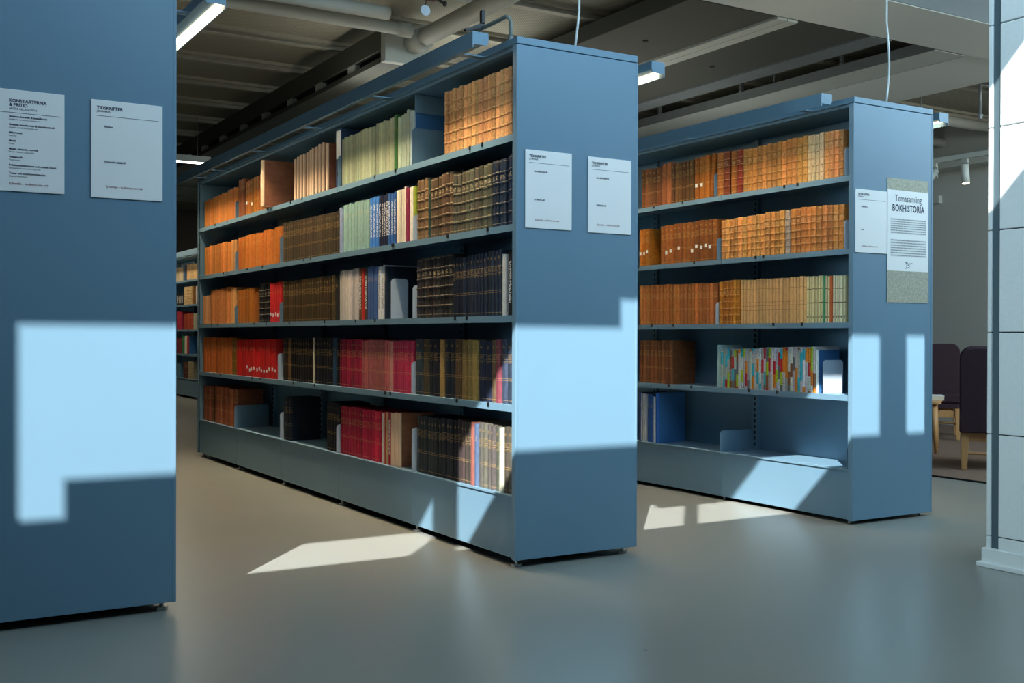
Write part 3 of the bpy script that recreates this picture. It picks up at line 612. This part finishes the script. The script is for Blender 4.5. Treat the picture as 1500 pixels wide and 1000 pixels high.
# bookends: thin steel plates standing on the shelves
def bookend(u, row, y, w, h, mat, label, front=.014, rnd=.018):
    ox, oy, oz = ORG[u]
    r = root('bookend', label, 'bookend', (ox+front, y+(.02 if u == 'C' else 0), oz+SZ5[row]+.0008), 'steel bookends')
    MB().prism(rrect(0, w, 0, h, rnd, (1, 1, 0, 0)), 1, -.001, .001).build('upright_plate', mat, r)
    MB().box(0, w, .001, .004, 0, .0004).build('foot_plate', mat, r)
    return r
BE = [('B', 0, .948, .24, .17, BLUE, 'blue bookend plate against the pale green volumes, top shelf'),
      ('B', 0, 1.844, .04, .17, BLUE, 'blue bookend edge beside the ring binder, top shelf'),
      ('B', 0, 3.672, .12, .12, BLUE, 'narrow blue bookend between orange volumes, top shelf'),
      ('B', 1, 3.674, .12, .13, BLUE, 'narrow blue bookend between orange volumes, second shelf'),
      ('B', 1, 2.766, .12, .16, BLUE, 'narrow blue bookend beside the bright orange volumes, second shelf'),
      ('B', 1, .934, .12, .12, WHITE_PLATE, 'pale bookend beside the lime green volume, second shelf'),
      ('B', 2, 1.175, .09, .192, WHITE_PLATE, 'pale rounded bookend standing alone in the gap, third shelf'),
      ('B', 2, .938, .12, .15, WHITE_PLATE, 'pale bookend edge before the black gilt volumes, third shelf'),
      ('B', 2, 2.768, .12, .12, BLUE, 'blue bookend beside the bright red volumes, third shelf'),
      ('B', 2, 3.68, .12, .12, BLUE, 'narrow blue bookend before dark orange volumes, third shelf'),
      ('B', 3, 2.80, .16, .16, WHITE_PLATE, 'pale slanting bookend after the red volumes, fourth shelf'),
      ('B', 3, .950, .12, .15, WHITE_PLATE, 'pale bookend edge after the crimson volumes, fourth shelf'),
      ('B', 4, 3.68, .24, .15, BLUE, 'large blue bookend after the reddish-brown volumes, bottom shelf'),
      ('B', 4, 2.76, .12, .16, WHITE_PLATE, 'pale bookend edge beside three blue-black volumes, bottom shelf'),
      ('B', 4, 1.862, .12, .15, WHITE_PLATE, 'pale bookend edge before the deep red volumes, bottom shelf'),
      ('B', 4, .945, .10, .20, WHITE_PLATE, 'pale rounded bookend before the charcoal volumes, bottom shelf'),
      ('C', 0, 1.000, .12, .13, BLUE, 'blue bookend behind the leaning volume, top shelf, right bookcase'),
      ('C', 0, .066, .10, .14, WHITE_PLATE, 'pale bookend by the end panel, top shelf, right bookcase'),
      ('C', 1, .975, .16, .12, BLUE, 'blue bookend between brown and tan, second shelf, right bookcase'),
      ('C', 1, .066, .10, .14, WHITE_PLATE, 'pale bookend by the end panel, second shelf, right bookcase'),
      ('C', 2, .983, .12, .12, WHITE_PLATE, 'pale bookend before amber leather volumes, third shelf, right bookcase'),
      ('C', 3, .200, .14, .165, WHITE_PLATE, 'white bookend against the colourful magazines, right bookcase'),
      ('C', 4, .945, .24, .115, BLUE, 'blue bookend alone on the empty bottom shelf, right bookcase'),
      ('C', 4, .050, .16, .10, BLUE, 'low blue bookend next to the end panel, bottom shelf, right bookcase')]
for b in BE: bookend(*b)
# spare bookend hanging from the canopy above the pale green volumes
r = root('bookend', 'dark blue bookend hanging under the canopy, top shelf, middle bookcase', 'bookend', (.03, .95, 2.012), 'steel bookends')
MB().prism([(u, -v) for u, v in rrect(0, .20, 0, .085, .015, (1, 1, 0, 0))], 1, -.001, .001).build('upright_plate', BLUE, r)
MB().box(0, .2, .001, .09, -.002, 0).build('foot_plate', BLUE, r)

# distant bookcase books
FAR = [(0, 12.9, 12.50, 5, 'rib', 'c8b898', .20, 'cream volume with brown bands'), (0, 12.49, 12.35, 2, 'thin', '3a5878', .23, 'slate-blue volume'), (0, 12.30, 11.72, 6, 'rib', 'd0b080', .22, 'tan volume with red labels'),
       (1, 12.85, 12.48, 4, 'vtext', '202428', .16, 'low black and white volume'), (1, 12.46, 12.02, 3, 'rib', 'd0b484', .26, 'cream leather volume'), (1, 12.0, 11.93, 1, 'cloth', '8a5c30', .26, 'ochre volume'), (1, 11.8, 11.7, 1, 'thin', 'c8c4b8', .24, 'white volume'),
       (2, 12.85, 12.60, 2, 'cloth', 'a83048', .26, 'crimson volume'), (2, 12.46, 11.96, 5, 'cloth', 'a84830', .23, 'brick-red volume'), (2, 11.92, 11.74, 2, 'thin', 'b0b09c', .23, 'grey volume'),
       (3, 12.85, 12.62, 3, 'cloth', '7c3a44', .22, 'maroon volume'), (3, 12.55, 12.42, 1, 'thin', '2a7a4c', .25, 'green volume'), (3, 12.41, 12.28, 2, 'thin', 'd8d4cc', .25, 'white volume'), (3, 12.27, 12.18, 1, 'bluecov', 'c04040', .25, 'red volume with blue cover'),
       (4, 12.85, 12.70, 1, 'thin', '5a88a4', .20, 'pale blue volume'), (4, 12.5, 12.25, 3, 'gilt', '5a3838', .24, 'dark maroon volume'), (4, 12.22, 11.95, 3, 'rib', 'b0a888', .24, 'pale volume')]
for (row, ya, yb, n, st, colx, h, lab) in FAR:
    for i in range(n):
        p = (ya-yb)/n
        label = '%s, %s, %s' % (lab, ROWN[row], UNIT['D']) if n == 1 else '%s %s from the near end, %s, %s' % (ordn(i+1), lab, ROWN[row], UNIT['D'])
        place('D', row, yb+i*p, p*.96, h+rb.uniform(-.008, .008), st, jitter(colx, .12), label, 'books on the distant bookcase')

# ------------------------------------------------------------------ signs on the end panels
TXT = []
def text(body, parent, x, z, size, mat, name='print', bold=0.0, align='LEFT', y=-.0006, sx=1.0):
    cu = bpy.data.curves.new(name, 'FONT'); cu.body = body; cu.size = size; cu.align_x = align; cu.offset = bold; cu.resolution_u = 2
    cu.materials.append(mat); o = bpy.data.objects.new(name, cu); COL.objects.link(o); o.parent = parent
    TXT.append((o, name, parent, (x, y, z), sx)); return o
def sheet(x0, x1, z0, z1, yfront, label, mat=PAPER):
    r = root('sign', label, 'sign', (x0, yfront, z1), 'paper signs on the bookcase ends')
    MB().box(0, x1-x0, 0, .0035, z0-z1, 0).build('holder', mat, r, bevel=.0008, seg=1)
    return r
def rule(r, x0, x1, z): MB().box(x0, x1, -.0006, .0, z-.0006, z+.0006).build('rule', INK, r)
YA, YBp, YC = .012-.0038, -.0038, .02-.0038
s = sheet(-1.849, -1.630, 1.334, 1.641, YA, 'white sign headed KONSTARTERNA & FRITID on the left bookcase end')
text('KONSTARTERNA', s, .062, -.038, .0136, INK, 'heading', .0004); text('& FRITID', s, .062, -.0505, .0136, INK, 'heading', .0004); text('ARTS & RECREATION', s, .062, -.0605, .0082, INK, 'subheading', .0001)
rule(s, .004, .209, -.070)
for i, (a, b) in enumerate((('Skulptur, keramik & metallkonst', 'Sculpture, ceramics & metalwork'), ('Grafiska konstformer & konsthantverk', 'Graphic arts & decorative arts'), ('Målarkonst', 'Painting'), ('Musik', 'Music'), ('Musik - historia, geografi', 'Music - history, geography'), ('Vokalmusik', 'Vocal music'), ('Fritidssysselsättningar och scenisk konst', 'Recreational and performing arts'), ('Teater och scenframträdanden', 'Stage presentations'))):
    z = -.084-.0245*i
    text(a, s, .062, z, .0082, INK, 'entry', .00025); text(b, s, .062, z-.0082, .0066, INK, 'entry')
text('Ej hemlån – in-library use only', s, .062, -.287, .0092, REDINK, 'note', .0001)
def tids(x0, x1, z0, z1, y, label, e1, e2, note=True, k=1.0):
    s = sheet(x0, x1, z0, z1, y, label)
    text('TIDSKRIFTER', s, .017, -.029, .0136, INK, 'heading', .0004); text('JOURNALS', s, .017, -.0385, .0085, INK, 'subheading', .0001)
    rule(s, .016, (x1-x0)-.012, -.050)
    text(e1, s, .040, -.086, .0092, INK, 'entry', .00025); text(e2, s, .040, -.196, .0092, INK, 'entry', .00025)
    if note: text('Ej hemlån – in-library use only', s, .044, -.274, .0092, REDINK, 'note', .0001)
    return s
tids(-1.552, -1.333, 1.331, 1.638, YA, 'white TIDSKRIFTER sign on the left bookcase end', 'Röster', 'Historisk tidskrift')
tids(.039, .256, 1.319, 1.623, YBp, 'white TIDSKRIFTER sign, left one on the middle bookcase end', 'Nordisk tidskrift', 'NTM-RIG-M')
tids(.335, .551, 1.316, 1.620, YBp, 'white TIDSKRIFTER sign, right one on the middle bookcase end', 'Nordisk tidskrift', 'NTM-RIG-M')
tids(1.900, 2.122, 1.303, 1.606, YC, 'white TIDSKRIFTER sign on the right bookcase end beside the poster', 'Bokhistoria', 'Biblis')
p = root('poster', 'tall Temasamling BOKHISTORIA poster with grey marbled bands on the right bookcase', 'poster', (2.127, YC+.0022, 1.677))
MB().box(0, .300, 0, .0012, -.609, 0).build('marbled_backing', MARBLE, p)
MB().box(0, .300, -.0012, -.0001, -.454, -.058).build('white_panel', PAPER, p)
text('Temasamling', p, .150, -.113, .047, INK, 'heading', .0, 'CENTER', -.0018, .80); text('BOKHISTORIA', p, .150, -.161, .047, INK, 'heading', .0009, 'CENTER', -.0018, .78)
MB().box(.022, .282, -.0018, -.0013, -.272, -.196).build('paragraph', PARA, p); MB().box(.022, .282, -.0018, -.0013, -.384, -.298).build('paragraph', PARA, p)
orn = MB().tube([(.138, -.0016, -.412), (.142, -.0016, -.425), (.139, -.0016, -.438)], .0022, 6).tube([(.130, -.0016, -.411), (.147, -.0016, -.413)], .0016, 6).tube([(.130, -.0016, -.440), (.150, -.0016, -.437), (.160, -.0016, -.430)], .0016, 6).tube([(.150, -.0016, -.424), (.162, -.0016, -.416), (.180, -.0016, -.415)], .0018, 6)
orn.build('ornament', INK, p)

# lettering becomes plain mesh
bpy.context.view_layer.update(); dg = bpy.context.evaluated_depsgraph_get()
for o, name, parent, l, sx in TXT:
    me = bpy.data.meshes.new_from_object(o.evaluated_get(dg)); cu = o.data; mat = cu.materials[0]
    bpy.data.objects.remove(o); bpy.data.curves.remove(cu); me.materials.clear(); me.materials.append(mat)
    n = bpy.data.objects.new(name, me); COL.objects.link(n); n.parent = parent; n.location = l; n.rotation_euler = (math.pi/2, 0, 0); n.scale = (sx, 1, 1)

# ------------------------------------------------------------------ ceiling services
def thing1(name, mb, mat, label, cat, loc=(0, 0, 0), group=None, part='body', **k):
    r = root(name, label, cat, loc, group); mb.build(part, mat, r, **k); return r
RIBM = plain('deck_rib_paint', '#a8a698', .6)
for i in range(17):
    y = .86+.84*i
    b = MB().box(XL, XR, y-.045, y+.045, 3.095, 3.12).box(XL, XR, y-.010, y+.010, 3.07, 3.095).box(XL, XR, y-.030, y+.030, 3.06, 3.07)
    b.build('trim_%d' % (i+1), RIBM, kind='structure')
# chilled beam over the aisle between the middle and right bookcases
cb = root('chilled_beam', 'long brown-grey ceiling beam duct with slots above the middle bookcase', 'duct', (0, 0, 0))
MB().box(.88, 1.19, 3.2, 10.2, 2.84, 2.985).build('upper_casing', DUCT, cb, bevel=.004); MB().box(.88, 1.19, 3.2, 10.2, 2.752, 2.79).build('lower_casing', DUCT, cb, bevel=.003)
MB().box(.93, 1.14, 3.25, 10.1, 2.79, 2.84).build('dark_core', RECESS, cb)
for k in range(10): MB().box(.886, .93, 3.7+.65*k, 3.82+.65*k, 2.79, 2.84).build('spacer', DUCTL, cb)
MB().box(.868, 1.20, 3.13, 3.2, 2.745, 2.99).build('end_plate', DUCTL, cb, bevel=.004)
for k in range(6): MB().tube([(1.03, 3.5+1.2*k, 2.985), (1.03, 3.5+1.2*k, 3.12)], .006, 8).build('hanger_rod', GALV, cb)
def pipe(label, pts, r, mat=DUCTL, name='pipe', sleeves=(), cat='pipe'):
    o = root(name, label, cat, (0, 0, 0), 'ceiling pipes'); MB().tube(pts, r, 16).build('pipe_run', mat, o, smooth=True)
    for a, b in sleeves: MB().tube([a, b], r*1.22, 16).build('sleeve', mat, o, smooth=True)
    return o
pipe('grey pipe crossing the ceiling to the end plate of the beam duct, lower of two', [(-7, 2.9, 2.9), (.93, 2.9, 2.9)], .038, sleeves=[((.86, 2.9, 2.9), (.95, 2.9, 2.9))])
pipe('grey pipe crossing the ceiling, upper of two', [(-7, 2.62, 2.9), (.60, 2.62, 2.9), (.66, 2.62, 2.9)], .042)
pipe('round grey duct running from the beam end plate towards the front', [(1.08, 3.13, 2.89), (1.08, .46, 2.89)], .062, DUCTL, 'duct', [((1.08, 3.13, 2.89), (1.08, 2.95, 2.89))], 'duct')
pipe('round grey duct parallel to the first, ending above the bookcase', [(.77, 2.0, 2.93), (.77, .46, 2.93)], .05, DUCTL, 'duct', (), 'duct')
pipe('short grey cross pipe between the ducts', [(.60, 2.06, 2.9), (.93, 2.06, 2.9)], .036)
v = root('sprinkler_valve', 'dark red ceiling valve with a round white tag', 'valve', (.60, 1.93, 2.775))
MB().prism([(-.04, .02), (.04, .02), (.045, .07), (-.05, .07)], 1, -.03, .03).build('valve_body', REDP, v, bevel=.004); MB().tube([(.0, 0, .07), (0, 0, .32)], .02, 12).build('riser', DUCTL, v, smooth=True)
MB().tube([(.02, -.02, .03), (.075, -.03, .0)], .008, 8).tube([(.07, -.03, .0), (.085, -.032, .0)], .014, 10).build('lever', BLACKP, v)
MB().tube([(-.045, -.03, -.055), (-.045, -.033, -.055)], .030, 20).build('tag', WHITE_PLATE, v); MB().tube([(-.045, -.0315, -.028), (-.03, -.02, .03)], .002, 6).build('tag_wire', BLACKP, v)
# electrical conduit rising from the middle bookcase
c = root('conduit', 'thin grey conduit rising from the middle bookcase and running along above it', 'conduit', (.045, .12, 2.056))
MB().tube([(0, 0, 0), (0, 0, .085), (0, .012, .108), (0, .035, .118), (0, 4.3, .118)], .0085, 12).build('tube', CONDUIT, c, smooth=True)
MB().tube([(0, 0, 0), (0, 0, .03)], .012, 12).build('coupling', GALV, c)
k = root('clamp', 'black spring clamp hanging over the conduit', 'clamp', (.035, .33, 2.196))
MB().box(-.009, .009, -.010, .010, -.01, .045).build('jaw', BLACKP, k, bevel=.003); MB().prism([(-.015, -.012), (-.085, -.045), (-.08, -.052), (.0, -.028), (.012, -.012)], 1, -.008, .008).build('handle', BLACKP, k)
# power cables hanging down to the bookcase tops
for nm, (x, y, z), lab in (('power_cable', (.292, .03, 2.056), 'white power cable hanging down to the top of the middle bookcase'), ('power_cable', (2.164, .06, 2.044), 'white power cable hanging down to the top of the right bookcase')):
    o = root(nm, lab, 'cable', (x, y, z), 'white power cables')
    n = 14; pts = [(.028*math.sin(math.pi*1.15*i/n)*(1 if x < 1 else 1.2), .0, (5.29-z)*i/n if i > 7 else .065*i) for i in range(n+1)]
    pts = [(.020*math.sin(min(i, 8)/8*math.pi), 0, .05*i) for i in range(9)]+[(0, 0, 3.895-z)]
    MB().tube(pts, .0048, 10).build('cord', CABLE, o, smooth=True)
# wide ducts and trays on the right, all running away from the windows
d1 = root('wide_duct', 'wide dark flat duct under the ceiling, left of the pale rail', 'duct', (0, 0, 0), 'wide flat ducts'); MB().box(2.08, 2.77, 1.42, 12, 2.905, 3.015).build('casing', DUCT, d1, bevel=.006)
for q in (2.3, 3.2, 4.4): MB().tube([(2.42, q, 2.905), (2.42, q, 2.899)], .018, 12).build('plug', RECESS, d1)
r1 = root('ceiling_rail', 'pale grey double rail between the two dark ducts', 'rail', (0, 0, 0)); MB().box(2.775, 2.862, 1.42, 12, 2.89, 3.015).build('rail_half', DUCTL, r1, bevel=.003); MB().box(2.868, 2.955, 1.42, 12, 2.89, 3.015).build('rail_half', DUCTL, r1, bevel=.003)
d2 = root('wide_duct', 'wide dark flat duct under the ceiling, right of the pale rail', 'duct', (0, 0, 0), 'wide flat ducts'); MB().box(2.96, 3.60, 1.42, 12, 2.905, 3.015).build('casing', DUCT, d2, bevel=.006)
for q in (2.6, 3.9): MB().tube([(3.28, q, 2.905), (3.28, q, 2.899)], .018, 12).build('plug', RECESS, d2)
t1 = root('cable_tray', 'galvanised cable tray beside the dark duct', 'tray', (0, 0, 0), 'cable trays'); MB().box(3.62, 3.83, 1.42, 12, 2.90, 2.905).box(3.62, 3.626, 1.42, 12, 2.905, 2.96).box(3.824, 3.83, 1.42, 12, 2.905, 2.96).build('tray', GALV, t1)
t2 = root('cable_tray', 'deep galvanised tray with perforated hangers above the right bookcase', 'tray', (0, 0, 0), 'cable trays')
MB().box(4.28, 4.60, 1.42, 12, 2.90, 2.906).build('tray_floor', DUCTL, t2); MB().box(4.27, 4.28, 1.42, 12, 2.90, 2.975).build('tray_side', GALV, t2); MB().box(4.60, 4.61, 1.42, 12, 2.90, 2.975).build('tray_side', GALV, t2)
for q in (2.25, 3.35, 4.45, 5.6):
    h = MB().box(4.255, 4.285, q-.012, q+.012, 2.97, 3.12).build('hanger', GALV, t2)
    hm = MB()
    for j in range(4): hm.box(4.2535, 4.255, q-.005, q+.005, 2.985+.03*j, 3.0+.03*j)
    hm.build('hanger_slots', RECESS, h)
MB().tube([(4.2, 2.9, 2.96), (4.2, 2.9, 3.12)], .007, 8).build('drop_rod', GALV, t2)
pn = root('ceiling_panel', 'smooth pale grey ceiling panel right of the deep tray', 'panel', (0, 0, 0)); MB().box(4.62, 5.55, 1.42, 12, 2.93, 2.96).build('board', SOFF, pn)
so = root('bulkhead', 'broad white bulkhead crossing the ceiling at the upper right', 'bulkhead', (0, 0, 0)); so['kind'] = 'structure'
MB().box(1.62, XR-.002, .824, 1.40, 2.90, 3.115).build('casing', SOFF, so, bevel=.004)
MB().box(1.62, XR-.002, .816, .8235, 2.903, 3.115).build('shaded_front_face', plain('shaded_soffit_grey', '#54595a', .6), so)  # shade on the bulkhead front put into a darker grey
for k, y in enumerate((2.05, 2.16)):
    pipe('thin conduit pair crossing behind the bulkhead, %s one' % ('front' if k == 0 else 'rear'), [(5.6, y, 2.99), (XR-.01, y, 2.99)], .012, GALV, 'conduit', [((5.9+.5*j, y, 2.99), (5.93+.5*j, y, 2.99)) for j in range(3)], 'conduit')
sp = root('sprinkler', 'small grey sprinkler drop below the conduits by the column', 'sprinkler', (5.72, 2.1, 2.70)); MB().tube([(0, 0, .02), (0, 0, .40)], .014, 12).build('drop_pipe', GALV, sp, smooth=True); MB().tube([(0, 0, .02), (0, 0, -.015)], .024, 12, .016).build('head', GALV, sp)
for j, (y, z, rr) in enumerate(((2.6, 2.96, .05), (3.3, 2.93, .05))):
    pipe('pale round pipe crossing the far right ceiling, %s one' % ('nearer' if j == 0 else 'farther'), [(5.6, y+.6, z), (XR-.01, y+.6, z)], rr, DUCTL)
tr = root('spotlight_track', 'pale spotlight track under the ceiling on the right', 'track', (0, 0, 0)); MB().box(5.60, 5.64, 1.9, 6.5, 2.36, 2.40).build('rail', DUCTL, tr)
for q in (2.6, 4.5, 6.2): MB().tube([(5.62, q, 2.40), (5.62, q, 3.12)], .005, 8).build('suspension', GALV, tr)
GLOW = emit('warm_spot', (1.0, .85, .6), 6.0)
for i, (px, py, pz, dd, lab, on) in enumerate(((5.62, 2.17, 2.33, (0, -.10, -1), 'grey track spotlight glowing warm beside the column', True), (5.62, 2.47, 2.33, (-.75, -.1, -.62), 'grey track spotlight turned aside near the right bookcase', False))):
    s = root('spotlight', lab, 'lamp', (px, py, pz+.0), 'track spotlights'); dv = Vector(dd).normalized(); a = Vector((0, 0, -.05))
    MB().box(-.012, .012, -.03, .03, .0, .035).build('adaptor', DUCTL, s); MB().box(.034, .040, -.012, .012, -.09, .01).box(-.01, .04, -.012, .012, -.002, .006).build('yoke', DUCTL, s)
    h = MB().tube([tuple(a-dv*.03), tuple(a+dv*.12)], .032, 18).build('head', DUCTL, s, smooth=True)
    MB().tube([tuple(a+dv*.118), tuple(a+dv*.125)], .027, 18).build('lens', GLOW if on else RECESS, h)
lt = root('strip_light', 'white strip light at the far end of the left aisle', 'lamp', (.62, 7.25, 2.60))
MB().box(-.5, .22, -.05, .05, 0, .06).build('housing', DUCTL, lt); MB().box(-.49, .16, -.04, .04, -.006, 0).build('tube_diffuser', emit('cool_tube', (1, .95, .85), 9.0), lt)
for q in (-.4, .1): MB().tube([(q, 0, .06), (q, 0, .5)], .004, 8).build('suspension', GALV, lt)
lamp('strip_light_beam', 'AREA', (.46, 7.25, 2.585), (0, 0, -1), 8, (1, .9, .72), shape='RECTANGLE', size=.6, size_y=.08, along_y=True)
lamp('far_aisle_light', 'AREA', (1.2, 12.2, 2.5), (.35, 0, -1), 25, (1, .82, .58), shape='RECTANGLE', size=.1, size_y=3, along_y=True)

# ------------------------------------------------------------------ reading corner on the right
cp = root('carpet', 'brown striped carpet under the lounge chairs on the right', 'carpet', (0, 0, 0)); MB().box(3.77, 7.3, -2.2, 3.9, .0, .010).build('pile', CARPET, cp); MB().box(3.76, 3.772, -2.2, 3.9, .0, .011).build('edge_binding', BLACKP, cp)
def chair(loc, face, label):
    # local: +y is the way the chair faces, origin on the carpet under the seat centre
    rz = math.atan2(face[1], face[0])-math.pi/2
    r = root('lounge_chair', label, 'chair', (loc[0], loc[1], .0115), 'aubergine lounge chairs', rz)
    b = MB().prism(rrect(-.27, .27, .255, .83, .075, (1, 1, 0, 0), 6), 1, -.045, .045)
    o = b.build('backrest', PURPLE, r, (0, -.27, 0), bevel=.012, seg=2); o.rotation_euler.x = math.radians(7); o.location = (0, -.235, 0)
    for q in (-.12, .12):
        for w in (.55, .70):
            MB().tube([(q, -.235+.045-.092*1.0*(w/.83)*.9+.004, w), (q, -.235+.047-.092*(w/.83)*.9+.008, w)], .012, 10).build('tuft_button', PURPLE, o)
    MB().box(-.265, .265, -.22, .28, .315, .40).build('seat', PURPLE, r, bevel=.022, seg=3)
    MB().box(-.25, .25, -.2, .265, .27, .315).build('seat_base', PURPLE, r, bevel=.008)
    for sx in (-1, 1):
        for sy, yb in ((1, .25), (-1, -.25)):
            V = MB(); x0 = sx*.235; w = .030 if sy < 0 else .024
            top = [(x0-w, yb-w), (x0+w, yb-w), (x0+w, yb+w), (x0-w, yb+w)]; k = .55; cx, cy = x0+sx*.004, yb+sy*.02
            bot = [(cx+(px-x0)*k, cy+(py-yb)*k) for px, py in top]
            V.V = [(*p_, .27) for p_ in top]+[(*p_, 0) for p_ in bot]; V.F = [(0, 1, 2, 3), (7, 6, 5, 4)]+[(i, 4+i, 4+(i+1) % 4, (i+1) % 4) for i in range(4)]
            V.build('leg', OAK, r, bevel=.004)
        MB().box(sx*.235-.010, sx*.235+.010, -.24, .24, .20, .245).build('side_rail', OAK, r, bevel=.003)
        MB().tube([(sx*.235, -.24, .11), (sx*.235, .24, .11)], .010, 10).build('stretcher', OAK, r)
    for yb in (-.25, .25): MB().box(-.235, .235, yb-.010, yb+.010, .19, .25).build('end_rail', OAK, r, bevel=.003)
    MB().tube([(-.235, -.25, .11), (.235, -.25, .11)], .010, 10).build('stretcher', OAK, r)
    return r
chair((4.54, 1.07), (.80, .60), 'aubergine lounge chair seen from behind, nearest the column')
chair((6.01, 2.82), (-.78, -.62), 'aubergine lounge chair facing the bookcases behind the low table')
tb = root('side_table', 'low oak side table in front of the far lounge chair', 'table', (4.885, 2.22, .0115), None, math.atan2(-.8, .59))
MB().prism(rrect(-.32, .32, -.25, .25, .05, n=4), 2, .375, .40).build('table_top', OAK, tb, bevel=.004)
MB().box(-.27, .27, -.2, .2, .335, .375).build('apron', OAK, tb)
for sx in (-1, 1):
    for sy in (-1, 1): MB().tube([(sx*.265, sy*.195, .375), (sx*.285, sy*.215, 0)], .021, 12, .013).build('leg', OAK, tb, smooth=True)
bk = root('booklet', 'thick white booklet lying on the low oak table', 'booklet', (4.95, 2.07, .4125), None, math.atan2(-.8, .59)+.1)
MB().box(-.17, .17, -.11, .11, .0, .03).build('page_block', PAGES, bk); MB().box(-.172, .172, -.112, .112, .03, .034).build('cover', PAPER, bk)
dr = root('wall_panel', 'narrow pale door frame on the far right wall', 'door frame', (0, 0, 0)); dr['kind'] = 'structure'
MB().box(XR-.03, XR-.001, 4.18, 4.24, 0, 2.30).build('jamb', WALLM, dr, bevel=.004); MB().box(XR-.06, XR-.001, 3.9, 5.4, 2.30, 2.38).build('head', DUCTL, dr, bevel=.004)
struct(MB().box(XR-.03, XR-.001, .5, 9, 0, .09), 'baseboard_right', WALLM)
struct(MB().box(XR-.25, XR-.001, .5, 14, 2.62, 2.72), 'trim_wall_right', DUCTL)
